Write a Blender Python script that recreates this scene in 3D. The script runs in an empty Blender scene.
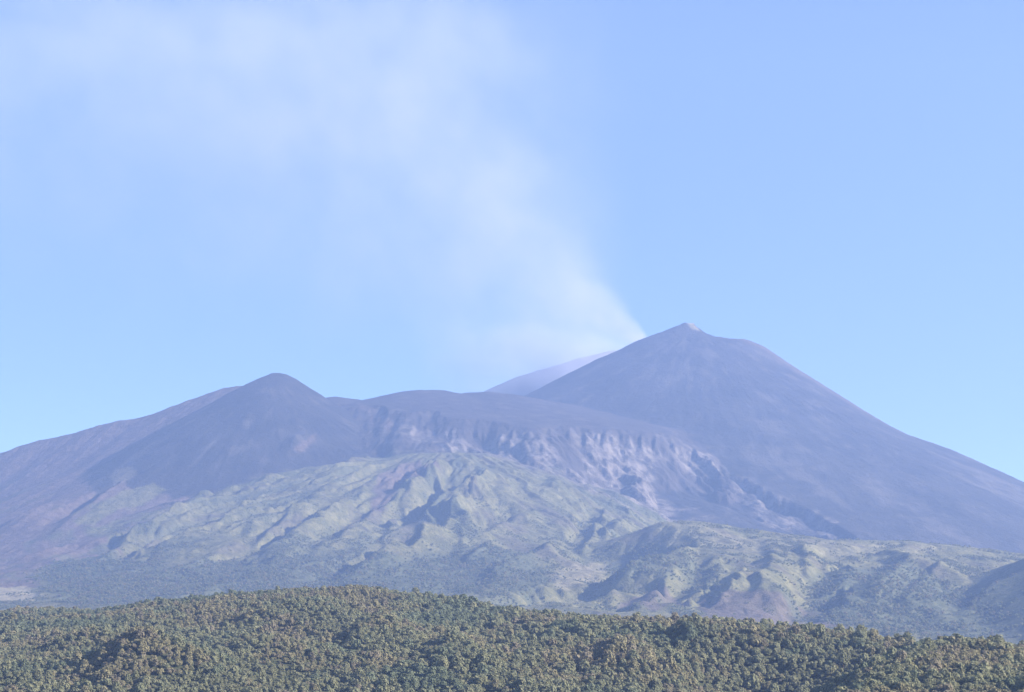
import bpy, math, random
import numpy as np

random.seed(7)
rng = np.random.default_rng(7)
C = bpy.context.scene.collection
scene = bpy.context.scene

# ------------------------------------------------------------------ camera
F = 1911.0                                   # focal length in pixels of the 1024 px wide frame
HORIZON = 660.0
PITCH = math.atan((HORIZON - 346.0) / F)
CP, SP = math.cos(PITCH), math.sin(PITCH)


def ray(px, py):
    a, b = (px - 512.0) / F, (346.0 - py) / F
    return a, CP - b * SP, SP + b * CP       # x, y, z of the sight line


def at(px, py, Y):
    """World point at distance Y that the photograph shows at px, py."""
    x, y, z = ray(px, py)
    return np.array((x * Y / y, Y, z * Y / y))


# ------------------------------------------------------------------ noise
_perm = np.random.default_rng(3).permutation(4096)
_ang = np.random.default_rng(4).uniform(0, 2 * math.pi, 4096)
_gx, _gy = np.cos(_ang), np.sin(_ang)


def perlin(x, y, seed=0):
    xi, yi = np.floor(x).astype(np.int64), np.floor(y).astype(np.int64)
    xf, yf = x - xi, y - yi
    u, v = xf * xf * xf * (xf * (xf * 6 - 15) + 10), yf * yf * yf * (yf * (yf * 6 - 15) + 10)

    def g(i, j, dx, dy):
        h = _perm[(_perm[(xi + i + seed * 57) & 4095] + yi + j) & 4095]
        return _gx[h] * dx + _gy[h] * dy
    a, b = g(0, 0, xf, yf), g(1, 0, xf - 1, yf)
    c, d = g(0, 1, xf, yf - 1), g(1, 1, xf - 1, yf - 1)
    return (a + u * (b - a) + v * ((c + u * (d - c)) - (a + u * (b - a)))) * 1.5


def fbm(x, y, octv=5, seed=0, gain=.5):
    s, a, t = 0, 1.0, 0
    for o in range(octv):
        s = s + a * perlin(x * 2 ** o, y * 2 ** o, seed + o)
        t += a
        a *= gain
    return s / t


def ridged(x, y, octv=4, seed=0, gain=.5):
    s, a, t = 0, 1.0, 0
    for o in range(octv):
        s = s + a * (1 - np.abs(perlin(x * 2 ** o, y * 2 ** o, seed + o)) * 1.6)
        t += a
        a *= gain
    return s / t


def sstep(a, b, x):
    t = np.clip((x - a) / (b - a), 0, 1)
    return t * t * (3 - 2 * t)


def smax(a, b, k):
    h = np.clip(.5 + .5 * (a - b) / k, 0, 1)
    return b + (a - b) * h + k * h * (1 - h)


# ------------------------------------------------------------------ landform primitives on (X, Y) arrays
def cone(X, Y, px, Yc, left, right, front, back=None):
    """Cone whose two flanks have the traced profiles and whose front follows (radius, height)."""
    cx = at(px, 0, Yc)[0]

    def prof(pts, sgn):
        p = [at(a, b, Yc) for a, b in pts]
        r = np.array([sgn * (q[0] - cx) for q in p])
        z = np.array([q[2] for q in p])
        o = np.argsort(r)
        return r[o], z[o]
    rl, zl = prof(left, -1)
    rr, zr = prof(right, 1)
    rf, zf = np.array(front, float).T
    dx, dy = X - cx, Y - Yc
    r = np.sqrt(dx * dx + dy * dy) + 1e-6

    def ev(R, Z):
        z = np.interp(r, R, Z)
        k = (Z[-1] - Z[-2]) / (R[-1] - R[-2])
        return z + np.maximum(r - R[-1], 0) * k
    n = dx / r
    w = np.abs(n) ** 2.5
    side = np.where(dx < 0, ev(rl, zl), ev(rr, zr))
    return side * w + ev(rf, zf) * (1 - w), r, np.arctan2(dx, -dy)


def ridge(X, Y, pts, kf, kb, round_=25.0, world=False):
    """Crest through (px, py, distance) points; falls kf per metre towards the camera side and kb behind."""
    P = np.array([at(*p) for p in pts]) if not world else np.array(pts, float)
    best = np.full(X.shape, -1e9)
    side = np.zeros(X.shape)
    dist = np.zeros(X.shape)
    for a, b in zip(P[:-1], P[1:]):
        d = b - a
        L2 = d[0] ** 2 + d[1] ** 2
        t = np.clip(((X - a[0]) * d[0] + (Y - a[1]) * d[1]) / L2, 0, 1)
        qx, qy = X - (a[0] + t * d[0]), Y - (a[1] + t * d[1])
        dd = np.sqrt(qx * qx + qy * qy)
        s = (qx * d[1] - qy * d[0]) / math.sqrt(L2)      # positive to the right of travel
        k = np.where(s > 0, kf, kb)
        h = a[2] + t * d[2] - k * (np.sqrt(dd * dd + round_ ** 2) - round_)
        m = h > best
        best = np.where(m, h, best)
        side = np.where(m, s, side)
        dist = np.where(m, dd, dist)
    return best, side, dist


def scarp(X, Y, pts, h, wf, wb):
    """A low asymmetric rib: height h on its line, steep over wf on the right of travel, gentle over wb on the left."""
    P = np.array(pts, float)
    out = np.zeros(X.shape)
    n = len(P) - 1
    for i, (a, b) in enumerate(zip(P[:-1], P[1:])):
        d = b[:2] - a[:2]
        L2 = d[0] ** 2 + d[1] ** 2
        t = np.clip(((X - a[0]) * d[0] + (Y - a[1]) * d[1]) / L2, 0, 1)
        qx, qy = X - (a[0] + t * d[0]), Y - (a[1] + t * d[1])
        dd = np.sqrt(qx * qx + qy * qy)
        s = (qx * d[1] - qy * d[0])
        w = np.where(s > 0, wf, wb)
        ends = np.sin(math.pi * np.clip((i + t) / n, 0.04, .96)) ** .6
        v = h * ends * np.clip(1 - dd / w, 0, 1) ** 1.5
        out = np.maximum(out, v)
    return out


# ================================================================== THE MOUNTAIN (one height field, split by landform)
STEP = 9.0
gx = np.arange(-5000, 5000 + STEP, STEP)
gy = np.arange(5600, 16400 + STEP, STEP)
X, Y = np.meshgrid(gx, gy)
WX = X + 60 * fbm(X / 420, Y / 420, 3, 11)
WY = Y + 60 * fbm(X / 420, Y / 420, 3, 21)

# --- summit cone
volcano, vr, vphi = cone(
    X, Y, 689, 14000,
    [(689, 323), (685, 322.3), (678, 325.4), (666, 330.5), (652.5, 335.6), (637, 341), (625, 347.5), (612, 354), (597, 360), (576, 371), (551, 384), (530, 395), (500, 410), (460, 426), (380, 454)],
    [(689, 323), (692, 324.6), (696, 328.5), (703.5, 332.5), (710, 336), (717, 338.2), (731, 339.4), (744, 340.2), (751, 342.2), (760, 346), (768, 351), (790, 367), (815, 384), (840, 401), (865, 419), (890, 436),
     (915, 450.5), (940, 461), (965, 472), (990, 484), (1024, 499.5), (1100, 534), (1250, 590)],
    [(0, at(689, 323, 14000)[2]), (110, 2385), (320, 2270), (900, 1950), (2000, 1400), (3000, 945), (4000, 560), (5500, 90), (7000, -200)])
gul = ridged(vphi * 16 + .4 * fbm(X / 300, Y / 300, 2, 5), np.log(vr + 300) * 1.6, 3, 31) - .55
volcano += gul * 6 * sstep(200, 1300, vr) + 6 * fbm(X / 90, Y / 90, 4, 41) + 24 * fbm(X / 700, Y / 700, 2, 43) * sstep(300, 1500, vr) + 6 * fbm(X / 38, Y / 60, 3, 45) * (1 - sstep(80, 650, vr))

# --- cone on the left shoulder
cinder, cr, cphi = cone(
    X, Y, 279, 12200,
    [(279, 373), (268, 375.5), (258, 379), (250, 383), (232, 393), (200, 412), (160, 434), (120, 458), (60, 495), (0, 530)],
    [(279, 373), (287, 374.5), (296, 379), (310, 388), (325, 397.5), (340, 407), (370, 422), (400, 434), (430, 446), (520, 482)],
    [(0, at(279, 373, 12200)[2]), (50, 1806), (120, 1764), (600, 1500), (1150, 1195), (1700, 890), (2300, 590), (3200, 200)])
cinder += 6 * (ridged(cphi * 14, np.log(cr + 300) * 1.5, 3, 51) - .55) * sstep(150, 900, cr) + 4 * fbm(X / 80, Y / 80, 4, 53)

# --- long bare ridge falling to the left edge
bare, bs, bd = ridge(X, Y, [(-260, 545, 12300), (-140, 505, 12300), (-60, 473, 12400), (0, 453.5, 12500), (20, 446, 12500), (40, 440.5, 12500), (75, 433, 12500), (100, 425, 12500), (120, 420.5, 12500), (137, 418.5, 12500), (152, 414.5, 12500),
                            (175, 405.5, 12500), (192, 399, 12500), (210, 393, 12500), (226, 387.5, 12500), (243, 386, 12450), (262, 384, 12400), (300, 395, 12400)], .60, .5, 20)
bare = np.where(bs > 0, np.maximum(bare, bare + .22 * np.maximum(bd - 900, 0)), bare)
bare += 34 * (ridged((X - .35 * Y) / 520, Y / 2600, 4, 61) - .6) * sstep(20, 700, bd) + 6 * fbm(X / 90, Y / 90, 4, 63)

# --- saddle and its ash shelf, broken off in cliffs
saddle, ss, sd = ridge(X, Y, [(310, 398, 12700), (335, 397, 12700), (352, 399, 12700), (366, 408, 12800), (379, 404, 12800), (392, 396.5, 12800), (406, 391.5, 12800), (420, 390, 12800), (443, 390.5, 12800), (455, 395, 12800), (470, 392.5, 12850),
                              (488, 392, 12850), (505, 393.5, 12850), (520, 396, 12900), (545, 400, 12900), (580, 406, 12900), (620, 420, 12800), (680, 446, 12700), (780, 500, 12400)], .27, .5, 30)
saddle += 5 * fbm(X / 110, Y / 110, 4, 71)
edge = [(330, 446, 11500), (385, 424, 11500), (400, 424, 11450), (430, 431, 11400), (470, 433, 11250), (520, 433, 11150), (560, 433, 11150), (600, 434, 11300), (640, 438, 11480), (690, 451, 11680), (740, 475, 11350), (790, 503, 11000), (840, 532, 10500), (880, 560, 10000)]
EP = np.array([at(*p) for p in edge])
edgeY = np.interp(X, EP[:, 0], EP[:, 1]) + 190 * fbm(X / 620, Y / 1500, 2, 87) + 120 * (ridged(X / 420, Y / 2000, 4, 81, .6) - .6) + 30 * fbm(X / 60, Y / 200, 3, 82)
edgeZ = np.interp(X, EP[:, 0], EP[:, 2])
past = edgeY - Y                                            # metres in front of the cliff edge
drop = np.where(past > 0, 1.0 * np.minimum(past, 90) + .55 * np.clip(past - 90, 0, 420) + .42 * np.maximum(past - 510, 0), 0)
cut = sstep(at(385, 0, 11400)[0], at(500, 0, 11400)[0], X)
drop = drop * cut + (1 - cut) * .5 * np.maximum(past, 0)
drop = drop * (1 - .4 * sstep(-.2, .4, fbm(X / 420, Y / 900, 2, 88)))
shelf = np.minimum(saddle, edgeZ + .42 * np.maximum(-past, 0)) - drop - .5 * np.maximum(EP[0, 0] - 320 - X, 0) - .5 * np.maximum(X - at(705, 0, 11600)[0], 0)
rib = ridged((WX + .85 * WY + 60 * fbm(X / 150, Y / 150, 3, 85)) / 215, WY / 650, 5, 83, .6)
shelf += np.where(past > 0, 1, 0) * cut * sstep(0, 60, past) * ((88 + 80 * fbm(X / 500, Y / 500, 2, 86)) * (rib - .6) + 8 * fbm(X / 35, Y / 60, 3, 84))

band = sstep(at(640, 0, 11300)[0], at(690, 0, 11600)[0], X) * (1 - sstep(at(835, 0, 10600)[0], at(890, 0, 10000)[0], X))
volcano -= band * (sstep(0, 110, past) * (1 - sstep(420, 1100, past)) * (55 + 70 * (.6 - rib) * sstep(0, 100, past)))

# --- broad green lobe fanning out below the cliffs
ax, ay = at(452, 0, 11000)[0], 11000.0
lx, ly = WX - ax, WY - ay
lr = np.sqrt(lx * lx + ly * ly) + 1e-6
lphi = np.arctan2(lx, -ly)
lobe = np.interp(lr, [0, 300, 700, 1500, 2100, 2800, 3400, 4000, 5000, 6500], [1180, 1150, 1010, 730, 560, 410, 300, 215, 110, -60])
lobe = lobe + 130 * sstep(.6, 1.3, -lphi) * sstep(300, 1200, lr) * (1 - sstep(1800, 3200, lr)) - 210 * sstep(.28, .75, lphi) * sstep(900, 2400, lr)
g1 = ridged(lphi * 4.6 + .55 * fbm(X / 600, Y / 600, 3, 91), np.log(lr + 500) * 1.5, 4, 92, .5)
lobe += (g1 - .6) * (84 + 90 * fbm(X / 700, Y / 700, 2, 95)) * sstep(150, 900, lr) * (1 - .55 * sstep(2300, 3600, lr)) + 14 * fbm(X / 300, Y / 300, 5, 93)

# --- right spur with its green top
spur, sps, spd = ridge(X, Y, [(600, 526, 8650), (645, 525.5, 8650), (668, 521.5, 8650), (692, 521.5, 8650), (715, 526, 8600), (735, 533, 8550), (770, 537.5, 8500), (820, 539, 8450),
                              (870, 540.5, 8400), (910, 542, 8350), (938, 544.5, 8300), (958, 554, 8300), (980, 563, 8300), (1004, 570, 8250), (1040, 577, 8200), (1100, 590, 8100), (1250, 600, 8000)], .22, .16, 60)
g2 = ridged((WX + .18 * WY) / 430, WY / 1500, 4, 101, .5)
spur -= np.interp(Y, [8200, 8350, 8600], [.66, .62, .40]) * np.maximum(np.interp(Y, [7000, 7500, 7750, 7950, 8150, 8350, 8600, 9000], [360, 480, 650, 770, 795, 765, 660, 600]) + 30 * fbm(X / 200, Y / 200, 3, 105) - X, 0)      # its steep left flank
spur += (g2 - .6) * 50 * sstep(40, 420, spd) * (sps > 0) + 10 * fbm(X / 150, Y / 150, 5, 103)

# --- dark hill on the right edge
dark, ds, dd = ridge(X, Y, [(972, 594, 7600), (984, 579, 7500), (1000, 568, 7400), (1024, 559, 7200), (1060, 548, 6900), (1110, 545, 6500), (1180, 560, 6000)], .58, .45, 18)
dark += 5 * fbm(X / 90, Y / 90, 4, 111)

base = 10 + 20 * fbm(X / 900, Y / 900, 4, 121) + .03 * (Y - 5600)

far_crater, fs, fd = ridge(X, Y, [(455, 420, 15900), (476, 402, 15900), (490, 390, 15900), (505, 383, 15900), (522, 375.5, 15900), (540, 370, 15900), (556, 365.5, 15900), (580, 358, 15900), (610, 351, 15900), (660, 345, 15900), (720, 380, 15900)], .5, .5, 30)

LAYERS = [('volcano', volcano), ('far_crater', far_crater), ('cinder_cone', cinder), ('bare_ridge', bare), ('ash_shelf', shelf), ('green_slope', lobe),
          ('spur', spur), ('dark_hill', dark), ('foothills', base)]
H = LAYERS[0][1]
for _, h in LAYERS[1:]:
    H = smax(H, h, 14.0)
OWNER = np.argmax(np.stack([h for _, h in LAYERS]), 0)
H = H - 160 * (1 - sstep(5600, 5950, Y))


def height_at(x, y):
    i = np.clip((np.asarray(x) - gx[0]) / STEP, 0, len(gx) - 1.001)
    j = np.clip((np.asarray(y) - gy[0]) / STEP, 0, len(gy) - 1.001)
    i0, j0 = i.astype(int), j.astype(int)
    fx, fy = i - i0, j - j0
    return (H[j0, i0] * (1 - fx) + H[j0, i0 + 1] * fx) * (1 - fy) + (H[j0 + 1, i0] * (1 - fx) + H[j0 + 1, i0 + 1] * fx) * fy


_ys = np.arange(5700, 16300, 6.0)


def site(px, py, f=None, ys=_ys):
    """Plan position (x, y) of the spot on the terrain that the photograph shows at px, py."""
    a, b, c = ray(px, py)
    x, z = a / b * ys, c / b * ys
    hit = np.where((f or height_at)(x, ys) >= z)[0]
    k = hit[0] if len(hit) else len(ys) - 1
    return (float(x[k]), float(ys[k]))


RIBS = [   # crest (far to near), height, width of its steep left flank, width of its gentle right flank
    ([(469, 459), (443, 472), (420, 487), (403, 500), (387, 514)], 50, 130, 320),
    ([(482, 478), (472, 494), (452, 507), (428, 518)], 85, 210, 380),
    ([(455, 522), (443, 536), (425, 546), (390, 560), (350, 585)], 80, 190, 320),
    ([(300, 494), (262, 512), (225, 530), (190, 545), (160, 556)], 65, 150, 330),
    ([(240, 496), (200, 508), (165, 522), (130, 540), (108, 555)], 45, 120, 260),
    ([(150, 478), (128, 488), (100, 505), (70, 525)], 45, 130, 260),
    ([(335, 480), (312, 505), (290, 525), (262, 548)], 35, 90, 220),
    ([(610, 506), (600, 525), (588, 545), (576, 560)], 30, 80, 220),
    ([(545, 512), (520, 524), (500, 534), (480, 545)], 42, 130, 260),
    ([(560, 545), (535, 560), (505, 575), (480, 592)], 35, 110, 260),
    ([(396, 454), (370, 462), (335, 474), (300, 482)], 30, 90, 260),
    ([(440, 462), (418, 476), (404, 486)], 30, 90, 200),
    ([(520, 474), (500, 486), (486, 500), (478, 512)], 35, 110, 260),
    ([(560, 480), (548, 496), (530, 508)], 30, 100, 240),
    ([(350, 500), (330, 515), (300, 535), (268, 552)], 40, 110, 260),
    ([(395, 500), (372, 520), (340, 540), (312, 556)], 34, 90, 220),
    ([(270, 480), (235, 492), (200, 500), (172, 508)], 34, 100, 260),
    ([(205, 528), (170, 542), (140, 555), (112, 562)], 34, 100, 220),
    ([(60, 500), (40, 512), (15, 524), (-10, 534)], 30, 90, 240),
    ([(300, 436), (292, 446), (282, 456)], 22, 80, 120),
    ([(640, 515), (622, 530), (606, 545), (598, 556)], 40, 130, 240),
    ([(505, 545), (485, 556), (462, 568)], 30, 90, 220),
    ([(430, 560), (410, 572), (388, 584)], 30, 90, 220),
    ([(800, 548), (806, 560), (800, 576), (790, 596)], 34, 90, 220),
    ([(950, 562), (938, 580), (920, 600), (905, 620)], 34, 100, 240),
    ([(1000, 585), (985, 600), (965, 622)], 30, 90, 220),
    ([(746, 573), (737, 588), (722, 600)], 40, 100, 150),
    ([(900, 552), (905, 570), (890, 590), (870, 612)], 40, 120, 240),
    ([(775, 548), (772, 568), (762, 590), (748, 612)], 40, 110, 240),
]
HOLLOWS = [   # rim (far to near), depth and width of the hollow on its left
    ([(726, 546), (724, 562), (710, 580), (692, 597), (680, 606)], 60, 190),
    ([(752, 566), (742, 584), (726, 600), (714, 610)], 45, 140),
    ([(636, 578), (612, 588), (580, 596), (550, 602), (520, 606)], 75, 260),
    ([(672, 574), (654, 588), (636, 602), (620, 612)], 45, 190),
    ([(856, 552), (848, 572), (838, 596), (820, 618), (808, 630)], 60, 220),
    ([(486, 480), (478, 496), (456, 508), (432, 518)], 75, 330),
    ([(460, 522), (446, 536), (426, 546), (392, 560), (352, 585)], 70, 300),
    ([(300, 492), (264, 511), (226, 529), (190, 545), (158, 557)], 45, 200),
    ([(530, 512), (512, 524), (488, 536)], 40, 200),
    ([(150, 474), (122, 488), (92, 506), (62, 524)], 40, 190),
    ([(442, 461), (420, 475), (404, 487), (390, 500)], 38, 150),
    ([(352, 498), (331, 514), (300, 535), (266, 553)], 45, 180),
    ([(397, 499), (373, 519), (341, 540), (310, 557)], 40, 160),
    ([(272, 479), (236, 491), (200, 500), (170, 509)], 40, 160),
    ([(206, 527), (171, 541), (140, 555), (110, 563)], 40, 170),
    ([(242, 495), (201, 507), (165, 522), (130, 540), (106, 556)], 40, 150),
    ([(320, 470), (286, 480), (250, 492), (215, 505)], 38, 150),
    ([(612, 505), (601, 525), (588, 545), (575, 561)], 34, 150),
]


def hollow(pts, h, wf):
    P = np.array(pts, float)
    out, n = np.zeros(X.shape), len(P) - 1
    for i, (a, b) in enumerate(zip(P[:-1], P[1:])):
        d = b - a
        t = np.clip(((WX - a[0]) * d[0] + (WY - a[1]) * d[1]) / (d @ d), 0, 1)
        qx, qy = WX - (a[0] + t * d[0]), WY - (a[1] + t * d[1])
        u = np.hypot(qx, qy) / wf
        pr = np.where(u < .5, np.minimum(u / .5, 1) ** .9, 1 - sstep(.5, 1., u)) * ((qx * d[1] - qy * d[0]) > 0)
        out = np.maximum(out, h * pr * np.sin(math.pi * np.clip((i + t) / n, .0, 1.)) ** .6)
    return out


_cut = np.zeros(X.shape)
for _pts, _h, _wf in HOLLOWS:
    _cut = np.maximum(_cut, hollow([site(*p) for p in _pts], _h, _wf))
_add = np.zeros(X.shape)
for _pts, _h, _wf, _wb in RIBS:
    _add = np.maximum(_add, scarp(WX, WY, [site(*p) for p in _pts], _h * 1.4, _wf * 1.1, _wb * 1.15))
H = H - _cut + _add * (1 + .25 * fbm(X / 120, Y / 120, 3, 131))



def rain(Hh, weight, batches=3, n=40000, steps=70):
    """Water drops running down the height field cut gullies and leave fans behind them."""
    r = np.random.default_rng(99)
    ny, nx = Hh.shape
    Hw = (Hh / STEP).copy()
    for bch in range(batches):
        px_, py_ = r.uniform(2, nx - 4, n), r.uniform(2, ny - 4, n)
        dx, dy = np.zeros(n), np.zeros(n)
        vel, wat, sed = np.ones(n), np.ones(n), np.zeros(n)
        for _s in range(steps):
            ix, iy = px_.astype(int), py_.astype(int)
            fx, fy = px_ - ix, py_ - iy
            k = iy * nx + ix
            f = Hw.ravel()
            a, b, c, d = f[k], f[k + 1], f[k + nx], f[k + nx + 1]
            gx_ = (b - a) * (1 - fy) + (d - c) * fy
            gy_ = (c - a) * (1 - fx) + (d - b) * fx
            h0 = a * (1 - fx) * (1 - fy) + b * fx * (1 - fy) + c * (1 - fx) * fy + d * fx * fy
            dx, dy = dx * .25 - gx_ * .75, dy * .25 - gy_ * .75
            L = np.sqrt(dx * dx + dy * dy) + 1e-9
            dx, dy = dx / L, dy / L
            qx, qy = np.clip(px_ + dx, 1, nx - 3), np.clip(py_ + dy, 1, ny - 3)
            jx, jy = qx.astype(int), qy.astype(int)
            ex, ey = qx - jx, qy - jy
            k2 = jy * nx + jx
            h1 = f[k2] * (1 - ex) * (1 - ey) + f[k2 + 1] * ex * (1 - ey) + f[k2 + nx] * (1 - ex) * ey + f[k2 + nx + 1] * ex * ey
            dh = h1 - h0
            cap = np.maximum(-dh, .01) * vel * wat * 3.0
            dep = np.where(dh > 0, np.minimum(dh, sed), np.where(sed > cap, (sed - cap) * .3, -np.minimum((cap - sed) * .28, np.maximum(-dh, 0))))
            sed = sed - dep
            amt = dep * weight.ravel()[k]
            dl = np.bincount(k, amt * (1 - fx) * (1 - fy), nx * ny) + np.bincount(k + 1, amt * fx * (1 - fy), nx * ny) \
                + np.bincount(k + nx, amt * (1 - fx) * fy, nx * ny) + np.bincount(k + nx + 1, amt * fx * fy, nx * ny)
            Hw += np.clip(dl, -.25, .25).reshape(ny, nx)
            vel = np.sqrt(np.maximum(vel * vel - dh * 2, .05)).clip(0, 3)
            wat *= .985
            px_, py_ = qx, qy
    D = (Hw * STEP - Hh)
    for _ in range(1):
        p = np.pad(D, 1, mode='edge')
        D = (p[:-2, 1:-1] + p[2:, 1:-1] + p[1:-1, :-2] + p[1:-1, 2:] + 2 * D) / 6
    return np.clip(D, -45, 25)


_wear = {'volcano': .03, 'far_crater': 0., 'cinder_cone': .03, 'bare_ridge': .35, 'ash_shelf': .6, 'green_slope': .85, 'spur': .5, 'dark_hill': .3, 'foothills': .6}
WEAR = np.array([_wear[n] for n, _ in LAYERS])[OWNER]
WEAR = np.where((OWNER == 3 + 1) & (past < -60), .1, WEAR)
for _ in range(3):
    _p = np.pad(WEAR, 1, mode='edge')
    WEAR = (_p[:-2, 1:-1] + _p[2:, 1:-1] + _p[1:-1, :-2] + _p[1:-1, 2:] + WEAR) / 5
H = H + rain(H, WEAR)

# ------------------------------------------------------------------ mesh and material helpers
def grid_object(name, Xg, Yg, Zg, facemask, mat, attrs, extra=True):
    ny, nx = Xg.shape
    idx = np.arange(nx * ny).reshape(ny, nx)
    q = np.stack([idx[:-1, :-1], idx[:-1, 1:], idx[1:, 1:], idx[1:, :-1]], -1)[facemask]
    used, inv = np.unique(q.ravel(), return_inverse=True)
    me = bpy.data.meshes.new(name)
    me.vertices.add(len(used))
    co = np.stack([Xg.ravel()[used], Yg.ravel()[used], Zg.ravel()[used]], -1).astype(np.float32)
    me.vertices.foreach_set('co', co.ravel())
    nf = len(q)
    me.loops.add(nf * 4)
    me.loops.foreach_set('vertex_index', inv.astype(np.int32))
    me.polygons.add(nf)
    me.polygons.foreach_set('loop_start', np.arange(0, nf * 4, 4, dtype=np.int32))
    me.polygons.foreach_set('loop_total', np.full(nf, 4, np.int32))
    me.polygons.foreach_set('use_smooth', np.ones(nf, bool))
    me.update()
    for k, v in attrs.items():
        at_ = me.attributes.new(k, 'FLOAT', 'POINT')
        at_.data.foreach_set('value', v.ravel()[used].astype(np.float32))
    me.materials.append(mat)
    o = bpy.data.objects.new(name, me)
    C.objects.link(o)
    return o


def tag(o, label=None, cat=None, group=None, kind=None):
    if label: o['label'] = label
    if cat: o['category'] = cat
    if group: o['group'] = group
    if kind: o['kind'] = kind
    return o


class NT:
    """Small wrapper that writes node trees."""
    def __init__(s, tree):
        s.t = tree

    def n(s, typ, **kw):
        nd = s.t.nodes.new(typ)
        for k, v in kw.items():
            setattr(nd, k, v)
        return nd

    def l(s, a, b):
        s.t.links.new(a, b)

    def put(s, sock, v):
        if hasattr(v, 'is_linked'):
            s.l(v, sock)
        elif v is not None:
            sock.default_value = v

    def math(s, op, a, b=None, c=None, clamp=False):
        nd = s.n('ShaderNodeMath', operation=op, use_clamp=clamp)
        for i, v in enumerate((a, b, c)):
            if v is not None:
                s.put(nd.inputs[i], v)
        return nd.outputs[0]

    def noise(s, vec, scale, detail=4, rough=.55):
        nd = s.n('ShaderNodeTexNoise')
        s.put(nd.inputs['Vector'], vec)
        nd.inputs['Scale'].default_value = scale
        nd.inputs['Detail'].default_value = detail
        nd.inputs['Roughness'].default_value = rough
        return nd.outputs['Fac']

    def ramp(s, v, lo, hi, a=0., b=1.):
        nd = s.n('ShaderNodeMapRange', interpolation_type='SMOOTHSTEP')
        s.put(nd.inputs[0], v)
        for i, q in enumerate((lo, hi, a, b)):
            nd.inputs[i + 1].default_value = q
        return nd.outputs[0]

    def mix(s, f, a, b):
        nd = s.n('ShaderNodeMix', data_type='RGBA')
        s.put(nd.inputs['Factor'], f)
        for k, v in (('A', a), ('B', b)):
            so = [i for i in nd.inputs if i.name == k and i.type == 'RGBA'][0]
            s.put(so, (*v, 1) if isinstance(v, tuple) else v)
        return [o for o in nd.outputs if o.type == 'RGBA'][0]

    def attr(s, name, typ='GEOMETRY'):
        return s.n('ShaderNodeAttribute', attribute_name=name, attribute_type=typ).outputs['Fac']


def material(name):
    m = bpy.data.materials.new(name)
    m.use_nodes = True
    t = NT(m.node_tree)
    b = m.node_tree.nodes['Principled BSDF']
    b.inputs['Roughness'].default_value = .95
    b.inputs['Specular IOR Level'].default_value = .1
    return m, t, b


def land_material():
    m, t, b = material('mountain_ground')
    pos = t.n('ShaderNodeNewGeometry').outputs['Position']
    n1 = t.noise(pos, 1 / 55., 6, .65)
    n2 = t.noise(pos, 1 / 350., 5, .6)
    n3 = t.noise(pos, 1 / 22., 5, .75)
    ash = t.mix(t.ramp(n2, .3, .7), (.023, .022, .023), (.040, .037, .036))
    ash = t.mix(t.attr('tone'), ash, (.070, .062, .056))
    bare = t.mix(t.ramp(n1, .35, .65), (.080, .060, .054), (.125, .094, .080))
    grass = t.mix(t.ramp(n1, .35, .68), (.098, .095, .042), (.165, .150, .072))
    grass = t.mix(t.ramp(n3, .48, .64, 0, .6), grass, (.042, .052, .030))
    rock = t.mix(t.ramp(n1, .38, .62), (.065, .056, .050), (.175, .148, .126))
    woods = t.mix(t.ramp(n3, .35, .7), (.050, .060, .032), (.105, .105, .060))
    pale = t.mix(t.ramp(n1, .3, .7), (.18, .155, .10), (.30, .26, .165))
    col = ash
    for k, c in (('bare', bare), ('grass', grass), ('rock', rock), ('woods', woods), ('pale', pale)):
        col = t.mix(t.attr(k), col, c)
    t.l(col, b.inputs['Base Color'])
    bp = t.n('ShaderNodeBump')
    bp.inputs['Strength'].default_value = .9
    bp.inputs['Distance'].default_value = 13.
    t.l(t.noise(pos, 1 / 26., 5, .7), bp.inputs['Height'])
    t.l(bp.outputs[0], b.inputs['Normal'])
    return m


# ------------------------------------------------------------------ ground cover of the mountain (map of zones, in plan)
def inside(poly, soft, wob=60):
    """0..1 weight of a soft-edged plan polygon given in world x, y."""
    P = np.array(poly, float)
    px_ = X + wob * fbm(X / 160, Y / 160, 4, 141)
    py_ = Y + wob * 1.5 * fbm(X / 160, Y / 160, 4, 151)
    x0, x1 = P[:, 0].min() - soft * 3, P[:, 0].max() + soft * 3
    y0, y1 = P[:, 1].min() - soft * 3, P[:, 1].max() + soft * 3
    ii = np.where((gx > x0 - wob) & (gx < x1 + wob))[0]
    jj = np.where((gy > y0 - wob) & (gy < y1 + wob))[0]
    out = np.zeros(X.shape)
    if len(ii) == 0 or len(jj) == 0:
        return out
    sl = (slice(jj[0], jj[-1] + 1), slice(ii[0], ii[-1] + 1))
    x, y = px_[sl], py_[sl]
    ins = np.zeros(x.shape, bool)
    dist = np.full(x.shape, 1e9)
    for (ax_, ay_), (bx_, by_) in zip(P, np.roll(P, -1, 0)):
        c = ((ay_ > y) != (by_ > y)) & (x < (bx_ - ax_) * (y - ay_) / (by_ - ay_ + 1e-9) + ax_)
        ins ^= c
        d0, d1 = bx_ - ax_, by_ - ay_
        tt = np.clip(((x - ax_) * d0 + (y - ay_) * d1) / (d0 * d0 + d1 * d1 + 1e-9), 0, 1)
        dist = np.minimum(dist, np.hypot(x - ax_ - tt * d0, y - ay_ - tt * d1))
    sd_ = np.where(ins, dist, -dist)
    out[sl] = sstep(-soft, soft, sd_)
    return out


GZ, GX = np.gradient(H, STEP)
SLOPE = np.hypot(GX, GZ)
own = {n: (OWNER == i).astype(float) for i, (n, _) in enumerate(LAYERS)}


def blur(a, n=2):
    for _ in range(n):
        p = np.pad(a, 1, mode='edge')
        a = (p[:-2, 1:-1] + p[2:, 1:-1] + p[1:-1, :-2] + p[1:-1, 2:] + a) / 5
    return a


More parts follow.
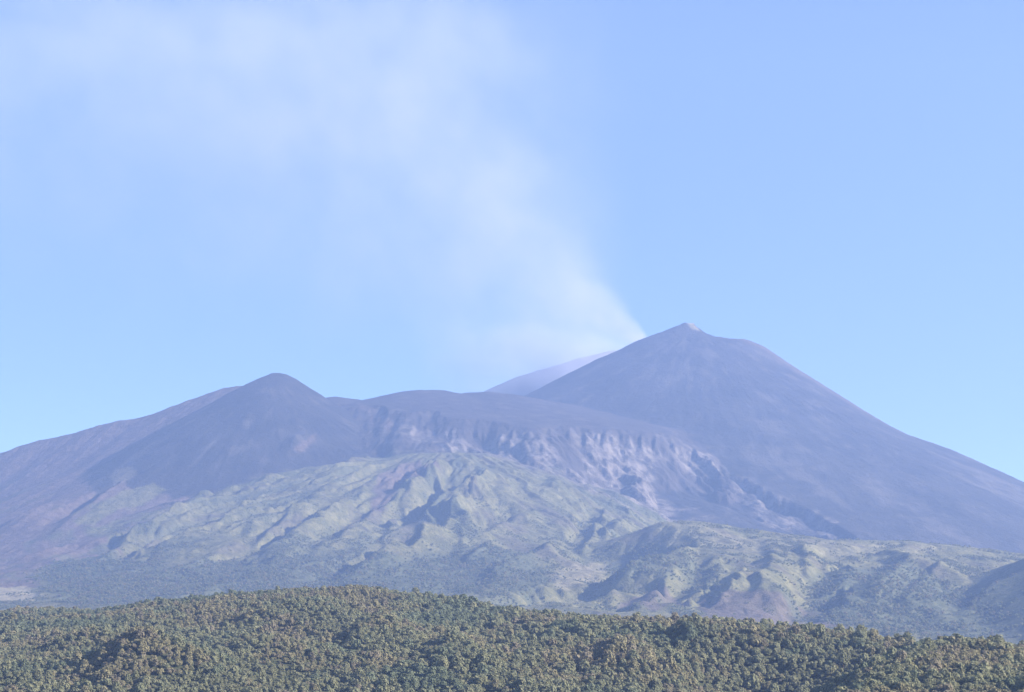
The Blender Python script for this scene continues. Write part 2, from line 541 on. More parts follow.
n_big = fbm(X / 500, Y / 500, 4, 161)
n_mid = fbm(X / 130, Y / 130, 5, 163)
Z_bare_lit = blur(own['bare_ridge'] * sstep(-.35, .2, .5 + n_big) + .25 * own['ash_shelf'])
Z_bare_lit = np.maximum(Z_bare_lit, .7 * own['volcano'] * sstep(.85, 1.2, vphi + .15 * n_mid) * (1 - sstep(1500, 2600, vr)))  # lighter brown down the cone's right flank: its sunlit strip put into the colour
_rest = np.maximum(np.maximum(cinder, shelf), np.maximum(bare, volcano))
_tongue = fbm(lphi * 8 + .4 * n_big, lr / 900, 4, 191) + .4 * n_mid
Z_border = sstep(-25, 25, lobe - _rest + 130 * _tongue) * (np.abs(lobe - _rest) < 140)
Z_green = np.where(np.abs(lobe - _rest) < 140, Z_border * (own['green_slope'] + own['cinder_cone'] + own['bare_ridge'] + own['ash_shelf'] * (past > 60)), own['green_slope'])
Z_flank = own['bare_ridge'] * sstep(.02, .3, fbm((X - .6 * Y) / 170, (Y + .6 * X) / 1300, 4, 193) + .3 * n_mid) * sstep(1250, 700, H)
Z_bare_lit = Z_bare_lit * (1 - .7 * blur(Z_flank, 1))
Z_grass = blur(Z_green + .7 * Z_flank + own['spur'] + own['foothills'] + .2 * own['dark_hill']) * sstep(-.5, .1, n_mid + .35)
# grass and bare ground alternate in strips that run down the slope
_st = fbm(lphi * 9 + .5 * n_big, lr / 1100, 4, 171)
_st2 = fbm((X + .2 * Y) / 140, Y / 600, 4, 173)
_strip = np.where(OWNER == [n for n, _ in LAYERS].index('green_slope'), _st, _st2) + .35 * n_mid
Z_scrub = Z_grass * sstep(.02, .38, _strip + .15 * n_big)
Z_bare_lit = np.maximum(Z_bare_lit, .45 * sstep(.10, .40, -_strip) * Z_grass)
Z_grass = Z_grass * (1 - .5 * sstep(.10, .40, -_strip))
Z_rock = np.zeros(X.shape)
for _poly in [
    [(396, 427), (440, 432), (520, 440), (556, 443), (562, 468), (540, 474), (510, 462), (470, 453), (420, 442)],
    [(580, 440), (640, 438), (664, 452), (655, 470), (645, 492), (612, 482), (585, 470)],
    [(670, 444), (705, 452), (728, 478), (702, 480), (680, 462)],
    [(738, 472), (780, 498), (802, 530), (768, 528), (742, 500)],
    [(808, 508), (836, 520), (852, 540), (814, 536)],
    [(560, 470), (600, 480), (660, 500), (722, 520), (640, 515), (580, 490)],
]:
    Z_rock = np.maximum(Z_rock, inside([site(*p) for p in _poly], 45, 110))
Z_rock = blur(Z_rock * sstep(-.25, .3, n_mid + .5 * SLOPE - .15))
Z_woods = np.maximum(.75 * Z_scrub, .9 * blur(own['dark_hill'], 1))
Z_pale = np.zeros(X.shape)
for _poly, _zone, _amt in [
    ([(-10, 515), (60, 518), (112, 538), (120, 554), (62, 560), (34, 588), (-10, 590)], 'bare', 1.),
    ([(296, 453), (303, 441), (314, 433), (314, 440), (302, 453)], 'bare', 1.),
    ([(110, 478), (118, 467), (134, 466), (136, 476), (122, 482)], 'pale', .35),
    ([(74, 522), (108, 497), (150, 483), (166, 490), (140, 505), (110, 515), (95, 527)], 'grass', .9),
    ([(352, 402), (372, 408), (398, 424), (392, 434), (372, 424)], 'bare', .8),
    ([(378, 474), (418, 458), (440, 470), (400, 486), (384, 510), (372, 514)], 'bare', .9),
    ([(700, 600), (760, 590), (830, 610), (850, 630), (700, 622)], 'bare', .8),
    ([(612, 606), (660, 580), (690, 604), (650, 612)], 'bare', .8),
    ([(548, 575), (590, 562), (606, 566), (600, 584), (560, 592)], 'pale', .45),
    ([(640, 528), (690, 524), (735, 536), (820, 541), (940, 546), (930, 552), (800, 550), (700, 544), (650, 542)], 'pale', .25),
    ([(685, 321.8), (690, 322.5), (694, 326), (699, 331), (693, 331), (688, 326)], 'pale', .9),
    ([(-10, 587), (24, 587), (38, 594), (30, 602), (-10, 603)], 'pale', 1.),
]:
    _w = inside([site(*p) for p in _poly], 14, 45) * _amt
    if _zone == 'bare':
        Z_bare_lit = np.maximum(Z_bare_lit, _w); Z_grass = Z_grass * (1 - _w)
    elif _zone == 'grass':
        Z_grass = np.maximum(Z_grass, _w)
    else:
        Z_pale = np.maximum(Z_pale, _w)

# ================================================================== NEAR WOODED HILL
NS = 5.0
nx_, ny_ = np.arange(-1500, 1500 + NS, NS), np.arange(1250, 4300 + NS, NS)
NX, NY = np.meshgrid(nx_, ny_)
NWX, NWY = NX + 22 * fbm(NX / 140, NY / 140, 3, 201), NY + 22 * fbm(NX / 140, NY / 140, 3, 211)
TREE_H = 9.0
crest = [(-160, 620, 3350), (0, 617, 3300), (30, 614, 3300), (70, 613, 3250), (105, 616, 3200), (130, 614, 3180), (155, 608.5, 3150), (194, 606, 3100), (241, 603, 3080), (262, 602, 3050), (302, 592, 3000), (363, 592, 2900), (393, 602, 2820), (416, 609, 2780), (460, 615, 2680),
         (500, 618, 2620), (520, 619, 2600), (560, 620, 2550), (611, 622, 2500), (650, 623, 2450), (714, 626, 2400), (731, 629, 2380), (770, 632, 2330), (827, 637, 2270), (870, 643, 2220), (920, 664, 2180), (980, 680, 2150), (1100, 700, 2100)]
nh, nside, nd = ridge(NX, NY, crest, .135, .22, 30)
nh = nh + 20 * fbm(NX / 300, NY / 300, 3, 221) * sstep(30, 250, nd) + 11 * (ridged((NX + .3 * NY) / 190, NY / 420, 3, 223) - .6) * sstep(20, 160, nd) + 2.5 * fbm(NX / 50, NY / 50, 3, 225)
knoll, ks, kd = ridge(NX, NY, [(940, 650, 1830), (952, 651, 1830), (965, 652, 1830), (985, 653, 1820), (1005, 661, 1810), (1024, 670, 1800), (1080, 694, 1780)], .34, .55, 14)
knoll = knoll - .8 * np.maximum(420 - NX, 0)
knoll = knoll + 2 * fbm(NX / 40, NY / 40, 3, 227)
nh = nh - 100 * np.exp(-((NX - 300) / 120) ** 2 - ((NY - 1900) / np.where(NY < 1900, 450, 190)) ** 2)      # the dip beside the knoll
flank, _s, _d = ridge(NX, NY, [(1000, 655, 2260), (975, 650, 2120), (950, 648, 2000), (930, 649, 1900), (912, 655, 1800), (897, 668, 1700), (886, 688, 1600), (880, 710, 1500)], .48, .12, 6)
knoll = np.maximum(knoll, flank + 1.5 * fbm(NX / 40, NY / 40, 3, 228))
NH0 = smax(nh, knoll, 4.0)


def near_height(x, y, g=None):
    g = NH if g is None else g
    i = np.clip((np.asarray(x, float) - nx_[0]) / NS, 0, len(nx_) - 1.001)
    j = np.clip((np.asarray(y, float) - ny_[0]) / NS, 0, len(ny_) - 1.001)
    i0, j0 = i.astype(int), j.astype(int)
    fx, fy = i - i0, j - j0
    return (g[j0, i0] * (1 - fx) + g[j0, i0 + 1] * fx) * (1 - fy) + (g[j0 + 1, i0] * (1 - fx) + g[j0 + 1, i0 + 1] * fx) * fy


def nsite(px, py):
    return site(px, py, lambda x, y: near_height(x, y, NH0), np.arange(1300, 4200, 3.0))


NEAR_RIBS = [
    ([(379, 632), (377, 642), (373, 655), (364, 668)], 26, 40, 120),
    ([(694, 638), (688, 648), (682, 662)], 20, 40, 120),
    ([(160, 672), (130, 680), (95, 690)], 34, 90, 190),
    ([(772, 645), (758, 655), (740, 668)], 18, 60, 140),
    ([(110, 646), (80, 652), (40, 662)], 16, 70, 160),
    ([(330, 606), (290, 618), (240, 634)], 12, 70, 190),
    ([(560, 642), (545, 655), (520, 672)], 16, 60, 150),
    ([(470, 652), (450, 665), (430, 682)], 16, 60, 150),
    ([(640, 655), (625, 668), (605, 684)], 18, 60, 150),
    ([(240, 644), (262, 662), (282, 684)], 12, 60, 160),
]
_a = np.zeros(NX.shape)
for _pts, _h, _wf, _wb in NEAR_RIBS:
    _a = np.maximum(_a, scarp(NWX, NWY, [nsite(*p) for p in _pts], _h * 1.35, _wf * 1.1, _wb * 1.2))
NH = NH0 + _a
NH = NH - 90 * (1 - sstep(1250, 1480, NY)) - 60 * sstep(3900, 4300, NY)

m, t, b = material('forest_floor')
pos = t.n('ShaderNodeNewGeometry').outputs['Position']
t.l(t.mix(t.ramp(t.noise(pos, 1 / 14., 4), .35, .65), (.030, .036, .018), (.065, .066, .034)), b.inputs['Base Color'])
tag(grid_object('wooded_hill', NX, NY, NH, np.ones((len(ny_) - 1, len(nx_) - 1), bool), m, {}), kind='structure')

# ------------------------------------------------------------------ ground sheet, from behind the camera to beyond the mountain
gxx, gyy = np.arange(-5100, 5101, 100.), np.arange(-1400, 17401, 100.)
QX, QY = np.meshgrid(gxx, gyy)
rq = np.hypot(QX, QY)
QZ = -2 - 68 * sstep(30, 900, rq) + 4 * fbm(QX / 300, QY / 300, 3, 231) * sstep(30, 300, rq) - 45 * sstep(1250, 1500, QY)
m, t, b = material('meadow')
pos = t.n('ShaderNodeNewGeometry').outputs['Position']
t.l(t.mix(t.ramp(t.noise(pos, 1 / 40., 5), .35, .65), (.05, .07, .025), (.12, .12, .05)), b.inputs['Base Color'])
tag(grid_object('ground', QX, QY, QZ, np.ones((len(gyy) - 1, len(gxx) - 1), bool), m, {}), kind='structure')


# ------------------------------------------------------------------ trees
def crown_mesh(name, seed, n_leaf, leaf, lumps, tall):
    """A crown of leaf clumps spread through several lumps; unit size: about 1 wide, base near z = 0.1."""
    r = np.random.default_rng(seed)
    cs = []
    for i in range(lumps):
        a = r.uniform(0, 2 * math.pi)
        rad = r.uniform(.14, .36) if i else 0
        cs.append((rad * math.cos(a), rad * math.sin(a), (.38 + r.uniform(-.10, .34) * (1 - rad)) * tall, r.uniform(.17, .27) if i else .30))
    V, Fc = [], []
    per = np.array([c[3] ** 2 for c in cs])
    per = np.maximum((per / per.sum() * n_leaf).astype(int), 8)
    for (cx, cy_, cz, cr_), k in zip(cs, per):
        d = r.normal(size=(k, 3))
        d /= np.linalg.norm(d, axis=1, keepdims=True)
        d[:, 2] = np.where(d[:, 2] < -.5, -d[:, 2], d[:, 2])
        rr = cr_ * r.uniform(.7, 1.2, (k, 1))
        p = np.array((cx, cy_, cz)) + d * rr * np.array((1, 1, tall * .95))
        for q, nrm in zip(p, d):
            nn = nrm + r.normal(size=3) * .22
            nn /= np.linalg.norm(nn)
            u = np.cross(nn, r.normal(size=3))
            u /= np.linalg.norm(u)
            v = np.cross(nn, u)
            s = leaf * r.uniform(.7, 1.35)
            i0 = len(V)
            for k_ in range(5):
                an = k_ * 2 * math.pi / 5 + r.uniform(-.4, .4)
                e = s * r.uniform(.6, 1.1)
                V.append(q + u * math.cos(an) * e + v * math.sin(an) * e - nn * .25 * s * (k_ % 2))
            Fc.append(tuple(range(i0, i0 + 5)))
    me = bpy.data.meshes.new(name)
    me.from_pydata([tuple(map(float, q)) for q in V], [], Fc)
    return me


def trunk_mesh(name, tall, seed):
    r = np.random.default_rng(seed)
    V, Fc = [], []

    def limb(p0, p1, r0, r1):
        p0, p1 = np.array(p0), np.array(p1)
        d = p1 - p0
        d = d / np.linalg.norm(d)
        u = np.cross(d, (1, .3, .1))
        u /= np.linalg.norm(u)
        v = np.cross(d, u)
        i0 = len(V)
        for p, q in ((p0, r0), (p1, r1)):
            for k in range(6):
                an = k * math.pi / 3
                V.append(tuple(p + q * (u * math.cos(an) + v * math.sin(an))))
        for k in range(6):
            Fc.append((i0 + k, i0 + (k + 1) % 6, i0 + 6 + (k + 1) % 6, i0 + 6 + k))
        Fc.append(tuple(range(i0 + 6, i0 + 12)))
    limb((0, 0, -.12), (.01, .0, .30 * tall), .045, .030)
    for k in range(4):
        an = k * 1.57 + r.uniform(0, 1)
        limb((0, 0, .24 * tall), (.22 * math.cos(an), .22 * math.sin(an), (.42 + .12 * r.random()) * tall), .022, .008)
    me = bpy.data.meshes.new(name)
    me.from_pydata(V, [], Fc)
    return me


def leaf_material(name, c0, c1, c2):
    """Crown colour varies from tree to tree and from clump to clump."""
    m, t, b = material(name)
    rnd = t.n('ShaderNodeObjectInfo').outputs['Random']
    co = t.n('ShaderNodeTexCoord').outputs['Object']
    col = t.mix(t.ramp(rnd, 0, 1), c0, c1)
    col = t.mix(t.ramp(t.noise(co, 5., 2), .4, .68), col, c2)
    t.l(col, b.inputs['Base Color'])
    b.inputs['Roughness'].default_value = .8
    tr = t.n('ShaderNodeBsdfTranslucent')
    t.l(col, tr.inputs[0])
    mx = t.n('ShaderNodeMixShader')
    mx.inputs[0].default_value = .4
    t.l(b.outputs[0], mx.inputs[1])
    t.l(tr.outputs[0], mx.inputs[2])
    t.l(mx.outputs[0], m.node_tree.nodes['Material Output'].inputs[0])
    return m


M_bark, _t, _b = material('bark')
_b.inputs['Base Color'].default_value = (.09, .07, .055, 1)
KINDS = [   # words, crown colours
    ('olive green', leaf_material('olive_leaves', (.195, .200, .115), (.235, .228, .132), (.155, .165, .095))),
    ('dark green', leaf_material('dark_leaves', (.145, .168, .104), (.175, .195, .120), (.118, .138, .086))),
    ('yellowish', leaf_material('yellow_leaves', (.225, .205, .115), (.250, .225, .130), (.185, .172, .098))),
    ('brownish', leaf_material('brown_leaves', (.210, .180, .120), (.235, .205, .140), (.170, .152, .104))),
]
SHAPES = (.85, 1.0, .72, 1.1, .92, 1.25, .8)
CROWNS = [crown_mesh('crown', 300 + i, 330, .09, (6, 8, 5, 7, 10, 6, 4)[i], SHAPES[i]) for i in range(7)]
TRUNKS = [trunk_mesh('trunk', SHAPES[i], 320 + i) for i in range(7)]

# every standing place on the near hill: jittered rows, thinned by clearings
pts = []
sp = 6.9
for y in np.arange(1480, 3700, sp):
    half = min(.30 * y + 60, 1450)
    x = np.arange(-half, half, sp)
    pts.append(np.stack([x, np.full(len(x), y)], -1))
pts = np.concatenate(pts)
pts += rng.uniform(-.48, .48, pts.shape) * sp
pz = near_height(pts[:, 0], pts[:, 1])
size = np.clip(rng.lognormal(2.10, .30, len(pts)), 4.5, 16) * (1 + .55 * fbm(pts[:, 0] / 150, pts[:, 1] / 150, 3, 241))
size *= np.where(pts[:, 0] < -150, .82, 1.)
# places well behind the crest are out of sight and left out
a_, b_, c_ = pts[:, 0], pts[:, 1], pz + size * .9
ppx = 512 + F * a_ / (b_ * CP + c_ * SP)
ppy = 346 - F * (c_ * CP - b_ * SP) / (b_ * CP + c_ * SP)
hor = np.full(1400, 2000.)
seen = np.zeros(len(pts), bool)
for i in np.argsort(pts[:, 1]):
    k = int(ppx[i]) + 150
    if 0 <= k < 1400 and ppy[i] < 730:
        seen[i] = ppy[i] < hor[max(k - 1, 0):k + 2].max() + 3.0
        rr_ = int(max(1, size[i] * .3 * F / b_[i]))
        hor[max(k - rr_, 0):k + rr_] = np.minimum(hor[max(k - rr_, 0):k + rr_], ppy[i] + 2.0)
pts, pz, size, ppx, ppy = pts[seen], pz[seen], size[seen], ppx[seen], ppy[seen]
kn = 1.9 * fbm(pts[:, 0] / 150, pts[:, 1] / 190, 3, 251) + rng.normal(0, .15, len(pts))
kind = np.where(kn < -.42, 1, np.where(kn < .22, 0, np.where(rng.random(len(pts)) < .72, 2, 3)))
shape = rng.integers(0, 7, len(pts))
spin = rng.uniform(0, 6.283, len(pts))
framed = (ppx > 4) & (ppx < 1020) & (ppy < 684)
rank = np.where(framed, size / pts[:, 1], -1)
named = np.argsort(-rank)[:300]


def where_words(px, py, x, y):
    if y < 1900 and px > 895:
        return 'on the sunlit knoll at the lower right'
    if px > 770:
        return 'in the shaded dip left of the lower right knoll'
    if px > 560:
        return 'low on the wooded hill right of centre'
    if px > 330:
        return 'low on the wooded hill at the middle'
    return 'low on the wooded hill at the lower left'


GROUP = 'broadleaf trees along the near edge of the wood'
proto = {}
for i in named:
    k, s = int(kind[i]), int(shape[i])
    words = where_words(ppx[i], ppy[i], *pts[i])
    if (k, s) not in proto:
        me_c = CROWNS[s].copy()
        me_c.materials.append(KINDS[k][1])
        me_t = TRUNKS[s].copy()
        me_t.materials.append(M_bark)
        proto[k, s] = (me_c, me_t)
    root = bpy.data.objects.new('broadleaf_tree', None)
    C.objects.link(root)
    root.location = (pts[i, 0], pts[i, 1], pz[i])
    root.rotation_euler = (0, 0, spin[i])
    root.scale = (size[i],) * 3
    root.empty_display_size = .1
    tag(root, f'{KINDS[k][0]} round-crowned tree {words}', 'tree', f'{KINDS[k][0]} trees {words}')
    for nm, me in zip(('crown', 'trunk'), proto[k, s]):
        ch = bpy.data.objects.new(nm, me)
        C.objects.link(ch)
        ch.parent = root


def scatter(name, P, Z, S, K, R, meshes, label=None):
    """The rest of a wood as ONE object: points that carry tree meshes through geometry nodes."""
    me = bpy.data.meshes.new(name)
    me.from_pydata([(float(p[0]), float(p[1]), float(z)) for p, z in zip(P, Z)], [], [])
    for nm, ty, v in (('size', 'FLOAT', S), ('which', 'INT', K), ('spin', 'FLOAT', R)):
        at_ = me.attributes.new(nm, ty, 'POINT')
        at_.data.foreach_set('value', np.asarray(v, np.float32 if ty == 'FLOAT' else np.int32))
    o = bpy.data.objects.new(name, me)
    C.objects.link(o)
    coll = bpy.data.collections.new(name + '_kinds')
    for n_, mm in enumerate(meshes):
        coll.objects.link(bpy.data.objects.new(f'{name}_kind_{n_:02d}', mm))
    ng = bpy.data.node_groups.new(name, 'GeometryNodeTree')
    ng.interface.new_socket('Geometry', in_out='INPUT', socket_type='NodeSocketGeometry')
    ng.interface.new_socket('Geometry', in_out='OUTPUT', socket_type='NodeSocketGeometry')
    t = NT(ng)
    gi, go = t.n('NodeGroupInput'), t.n('NodeGroupOutput')
    ci = t.n('GeometryNodeCollectionInfo')
    ci.inputs['Collection'].default_value = coll
    ci.inputs['Separate Children'].default_value = True
    ci.inputs['Reset Children'].default_value = True

    def na(nm, ty):
        q = t.n('GeometryNodeInputNamedAttribute', data_type=ty)
        q.inputs['Name'].default_value = nm
        return q.outputs['Attribute']
    ip = t.n('GeometryNodeInstanceOnPoints')
    t.l(gi.outputs[0], ip.inputs['Points'])
    t.l(ci.outputs[0], ip.inputs['Instance'])
    ip.inputs['Pick Instance'].default_value = True
    t.l(na('which', 'INT'), ip.inputs['Instance Index'])
    t.l(na('size', 'FLOAT'), ip.inputs['Scale'])
    cx_ = t.n('ShaderNodeCombineXYZ')
    t.l(na('spin', 'FLOAT'), cx_.inputs[2])
    t.l(cx_.outputs[0], ip.inputs['Rotation'])
    t.l(ip.outputs[0], go.inputs[0])
    o.modifiers.new('scatter', 'NODES').node_group = ng
    return tag(o, label, None, None, 'stuff')


def whole_tree(k, s):
    me = CROWNS[s].copy()
    me.materials.append(KINDS[k][1])
    return me


rest = np.ones(len(pts), bool)
rest[named] = False
TREES = [whole_tree(k, s) for k in range(4) for s in range(7)]
scatter('forest', pts[rest], pz[rest], size[rest], kind[rest] * 7 + shape[rest], spin[rest], TREES)
print('near trees', len(pts))

# woods on the mountain's lower slopes
FAR_WOODS = [   # outline seen in the photograph, spacing in metres
    ([(30, 575), (60, 562), (110, 556), (170, 566), (235, 562), (275, 575), (270, 604), (60, 604)], 15),
    ([(260, 560), (330, 552), (395, 556), (450, 545), (520, 552), (560, 575), (540, 604), (250, 600)], 17),
    ([(815, 585), (850, 566), (900, 562), (960, 590), (1010, 612), (1020, 648), (880, 632), (815, 622)], 15),
    ([(604, 562), (632, 550), (674, 548), (668, 574), (620, 578)], 15),
    ([(690, 574), (724, 560), (716, 578), (694, 592)], 15),
]
from math import floor
xs_, ys_, zs_, ss_ = [], [], [], []
for poly, dsp in FAR_WOODS:
    P = np.array([site(*p) for p in poly])
    wgt = inside(P, 60, 90)
    Z_woods = np.maximum(Z_woods, wgt)
    q = np.stack(np.meshgrid(np.arange(P[:, 0].min() - 150, P[:, 0].max() + 150, dsp), np.arange(P[:, 1].min() - 150, P[:, 1].max() + 150, dsp)), -1).reshape(-1, 2)
    q = q + rng.uniform(-.5, .5, q.shape) * dsp
    ii = np.clip(((q[:, 0] - gx[0]) / STEP).round().astype(int), 0, len(gx) - 1)
    jj = np.clip(((q[:, 1] - gy[0]) / STEP).round().astype(int), 0, len(gy) - 1)
    keep = rng.random(len(q)) < wgt[jj, ii] * np.clip(.5 + 1.6 * n_mid[jj, ii], .05, 1)
    q = q[keep]
    xs_.append(q)
# lone bushes and trees over the grass
q = np.stack([rng.uniform(-2800, 3000, 260000), 5900 + 4600 * rng.random(260000) ** 1.2], -1)
ii = ((q[:, 0] - gx[0]) / STEP).round().astype(int)
jj = ((q[:, 1] - gy[0]) / STEP).round().astype(int)
xs_.append(q[rng.random(len(q)) < Z_grass[jj, ii] * sstep(.05, .45, n_mid[jj, ii] + .3 * Z_scrub[jj, ii]) * sstep(1000, 500, H[jj, ii])])
fq = np.concatenate(xs_)
fz = height_at(fq[:, 0], fq[:, 1])
n_w = sum(len(q) for q in xs_[:-1])
fs = np.where(np.arange(len(fq)) < n_w, rng.uniform(7, 14, len(fq)), rng.uniform(4., 9, len(fq)))
scatter('far_woods', fq, fz, fs, rng.choice([0, 1, 2, 3, 7, 8, 9, 10, 11, 14, 16, 22], len(fq)), rng.uniform(0, 6.28, len(fq)), TREES)
print('far trees', n_w, len(fq))

M_land = land_material()
fo = OWNER[:-1, :-1]
# lava tongues and ash of different age, streaked down the two cones
tone = np.zeros(X.shape)
for _ph, _r, _n, _sd in ((vphi, vr, 'volcano', 181), (cphi, cr, 'cinder_cone', 185)):
    _f = fbm(_ph * 9 + .6 * n_big, np.log(_r + 200) * 2.2, 5, _sd, .6) + .35 * n_mid + .3 * n_big
    tone = tone + own[_n] * sstep(.0, .5, _f)
tone = blur(tone + own['ash_shelf'] * sstep(.05, .5, n_mid + .5 * n_big), 1)
attrs = {'tone': tone, 'bare': Z_bare_lit, 'grass': Z_grass, 'rock': Z_rock, 'woods': Z_woods, 'pale': Z_pale}
for i, (n, _) in enumerate(LAYERS):
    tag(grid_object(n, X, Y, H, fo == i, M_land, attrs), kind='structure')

# ================================================================== SMOKE
def smoke(name, start, end, r0, grow, dens, fade, seed, rate=.35, white=(1., .92, .97), edge=(.15, .95), hull=.6):
    """A widening column of smoke along start > end (world points), real volume with a ragged edge."""
    A, B = np.array(start), np.array(end)
    L = np.linalg.norm(B - A)
    d = (B - A) / L
    u = np.cross(d, (0, 1, 0)); u /= np.linalg.norm(u)
    v = np.cross(d, u)
    M = np.array([d, u, v]).T                                # local x runs along the column
    V, Fc, N, K = [], [], 14, 20
    for i in range(N + 1):
        tt = L * i / N
        R = (r0 + grow * tt) * 1.1
        for k in range(K):
            an = 2 * math.pi * k / K
            V.append((tt - (r0 if i == 0 else 0), R * math.cos(an), .4 * R * math.sin(an)))
    for i in range(N):
        for k in range(K):
            Fc.append((i * K + k, i * K + (k + 1) % K, (i + 1) * K + (k + 1) % K, (i + 1) * K + k))
    Fc.append(tuple(range(K))[::-1])
    Fc.append(tuple(N * K + k for k in range(K)))
    W = [A + M @ np.array(q) for q in V]
    for q in W:
        q[2] = min(q[2], 5540.)
        q[0] = max(q[0], -5050.)
        q[1] = min(max(q[1], 12800.), 17200.)
    V = [tuple(M.T @ (q - A)) for q in W]
    me = bpy.data.meshes.new(name)
    me.from_pydata(V, [], Fc)
    m = bpy.data.materials.new(name + '_vapour')
    m.use_nodes = True
    m.node_tree.nodes.clear()
    t = NT(m.node_tree)
    co = t.n('ShaderNodeTexCoord').outputs['Object']
    sx = t.n('ShaderNodeSeparateXYZ'); t.l(co, sx.inputs[0])
    # slow swirls push the column about, more so further on
    nz = t.n('ShaderNodeTexNoise'); t.l(co, nz.inputs['Vector'])
    nz.inputs['Scale'].default_value = 1 / 700.; nz.inputs['Detail'].default_value = 3
    sc_ = t.n('ShaderNodeSeparateColor'); t.l(nz.outputs['Color'], sc_.inputs[0])
    R = t.math('MULTIPLY_ADD', t.math('MAXIMUM', sx.outputs[0], 0.), grow, r0)
    yy = t.math('ADD', sx.outputs[1], t.math('MULTIPLY', t.math('SUBTRACT', sc_.outputs[0], .5), t.math('MULTIPLY', R, 1.1)))
    zz = t.math('ADD', sx.outputs[2], t.math('MULTIPLY', t.math('SUBTRACT', sc_.outputs[1], .5), t.math('MULTIPLY', R, 1.1)))
    rad = t.math('DIVIDE', t.math('SQRT', t.math('ADD', t.math('MULTIPLY', yy, yy), t.math('MULTIPLY', t.math('MULTIPLY', zz, zz), 6.25))), R)
    mp = t.n('ShaderNodeMapping'); t.l(co, mp.inputs[0])
    mp.inputs['Location'].default_value = (seed * 137., seed * 71., 0)
    mp.inputs['Scale'].default_value = (.6, 1, 1)
    n2 = t.noise(mp.outputs[0], 1 / 330., 6, .6)
    body = t.ramp(t.math('ADD', rad, t.math('MULTIPLY', t.math('SUBTRACT', n2, .5), 1.3)), edge[0], edge[1], 1., 0.)
    true = t.math('DIVIDE', t.math('SQRT', t.math('ADD', t.math('MULTIPLY', sx.outputs[1], sx.outputs[1]), t.math('MULTIPLY', t.math('MULTIPLY', sx.outputs[2], sx.outputs[2]), 6.25))), R)
    body = t.math('MULTIPLY', body, t.ramp(true, hull, 1.05, 1., 0.))
    body = t.math('MULTIPLY', body, t.ramp(n2, .28, .62, .25, 1.))
    thin = t.math('POWER', t.math('DIVIDE', r0, R), fade)
    up = t.math('ADD', t.math('MULTIPLY_ADD', sx.outputs[0], float(d[2]), float(A[2])), t.math('MULTIPLY', sx.outputs[1], float(u[2])))
    end_ = t.math('MULTIPLY', t.ramp(sx.outputs[0], L * .55, L * .98, 1., 0.), t.ramp(up, 5200., 5520., 1., 0.))
    start_ = t.ramp(sx.outputs[0], -r0, r0 * .5, 0., 1.)
    den = t.math('MULTIPLY', t.math('MULTIPLY', body, thin), t.math('MULTIPLY', t.math('MULTIPLY', end_, start_), dens))
    pv = t.n('ShaderNodeVolumePrincipled')
    pv.inputs['Color'].default_value = (*white, 1)
    pv.inputs['Anisotropy'].default_value = .0
    t.l(den, pv.inputs['Density'])
    t.l(pv.outputs[0], t.n('ShaderNodeOutputMaterial').inputs['Volume'])
    m.cycles.volume_step_rate = rate
    me.materials.append(m)
    o = bpy.data.objects.new(name, me)
    C.objects.link(o)
    from mathutils import Matrix
    mw = Matrix.Identity(4)
    for i in range(3):
        for j in range(3):
            mw[i][j] = M[i, j]
        mw[i][3] = A[i]
    o.matrix_world = mw
    return o


pl = smoke('smoke_plume', at(642, 341, 14250), at(400, 150, 14500), 70, .46, 5.0e-2, 2.0, 1)
tag(pl, 'white smoke plume drifting up to the left from the left shoulder of the summit', 'smoke')
vl = smoke('smoke_veil', at(615, 385, 14900), at(-110, -420, 14900), 260, 1.05, 3.8e-3, .84, 2, rate=.2, edge=(-.25, 1.1), hull=.25)
tag(vl, 'wide thin veil of old smoke spread over the upper left sky', 'smoke')
lo = smoke('low_smoke', at(650, 366, 15000), at(400, 362, 15000), 300, .14, 5.6e-3, .4, 4, rate=.4, white=(.90, .90, 1.))
tag(lo, 'low pale smoke drifting left in front of the faint far ridge', 'smoke')
st = smoke('steam', at(625, 392, 13600), at(800, 366, 13600), 270, .03, 2.4e-3, .5, 3, rate=.4)
tag(st, 'faint steam hanging over the upper face of the main cone', 'steam')

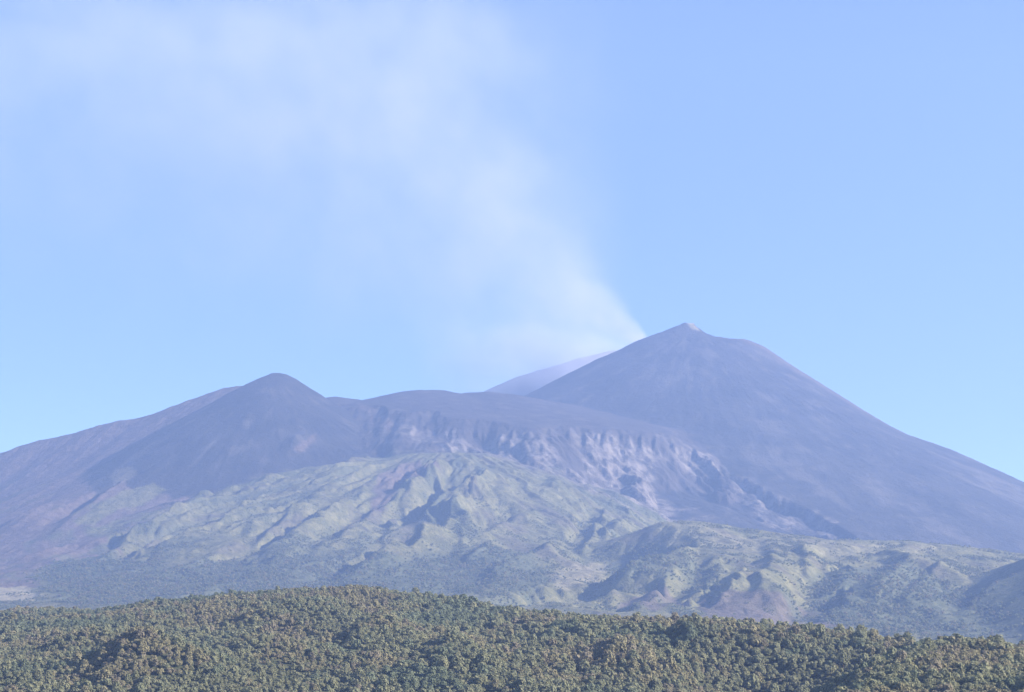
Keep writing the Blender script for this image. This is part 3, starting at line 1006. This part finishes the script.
# ------------------------------------------------------------------ light, sky, air, camera
SUN_AZ, SUN_EL = 110.0, 25.0                  # degrees: azimuth clockwise from the view direction
w = bpy.data.worlds.new('World')
scene.world = w
w.use_nodes = True
wt = NT(w.node_tree)
sky = wt.n('ShaderNodeTexSky', sky_type='NISHITA', sun_disc=False)
sky.sun_elevation, sky.sun_rotation = math.radians(SUN_EL), math.radians(SUN_AZ)
sky.air_density, sky.dust_density, sky.ozone_density = .6, 0., 1.8
bg = w.node_tree.nodes['Background']
bg.inputs[1].default_value = .062
wt.l(sky.outputs[0], bg.inputs[0])

sl = bpy.data.lights.new('sun', 'SUN')
sl.energy, sl.angle, sl.color = 5.0, math.radians(.5), (1, .92, .82)
so = bpy.data.objects.new('sun', sl)
C.objects.link(so)
so.rotation_euler = (math.radians(90 - SUN_EL), 0, math.radians(180 - SUN_AZ))

hz = bpy.data.meshes.new('haze')
x0, x1, y0, y1, z0, z1 = -5150, 5150, -1500, 17500, -120, 5600
hz.from_pydata([(x, y, z) for x in (x0, x1) for y in (y0, y1) for z in (z0, z1)], [],
               [(0, 1, 3, 2), (4, 6, 7, 5), (0, 4, 5, 1), (2, 3, 7, 6), (0, 2, 6, 4), (1, 5, 7, 3)])
hm = bpy.data.materials.new('haze_air')
hm.use_nodes = True
hm.node_tree.nodes.clear()
ht = NT(hm.node_tree)
pv = ht.n('ShaderNodeVolumePrincipled')
pv.inputs['Color'].default_value = (.280, .405, .76, 1)
pv.inputs['Density'].default_value = 5.5e-5
ht.l(pv.outputs[0], ht.n('ShaderNodeOutputMaterial').inputs['Volume'])
hz.materials.append(hm)
ho = tag(bpy.data.objects.new('haze', hz), kind='stuff')
C.objects.link(ho)

cd = bpy.data.cameras.new('camera')
cam = bpy.data.objects.new('camera', cd)
C.objects.link(cam)
cd.sensor_width, cd.lens = 36., 36. * F / 1024.
cd.clip_start, cd.clip_end = 1., 60000.
cam.location = (0, 0, 0)
cam.rotation_euler = (math.pi / 2 + PITCH, 0, 0)
scene.camera = cam

vs = scene.view_settings
vs.view_transform, vs.look, vs.exposure, vs.gamma = 'Standard', 'None', 2.0, 1.
cy = scene.cycles
cy.use_denoising = True
cy.volume_bounces = 2
cy.max_bounces, cy.diffuse_bounces = 4, 2
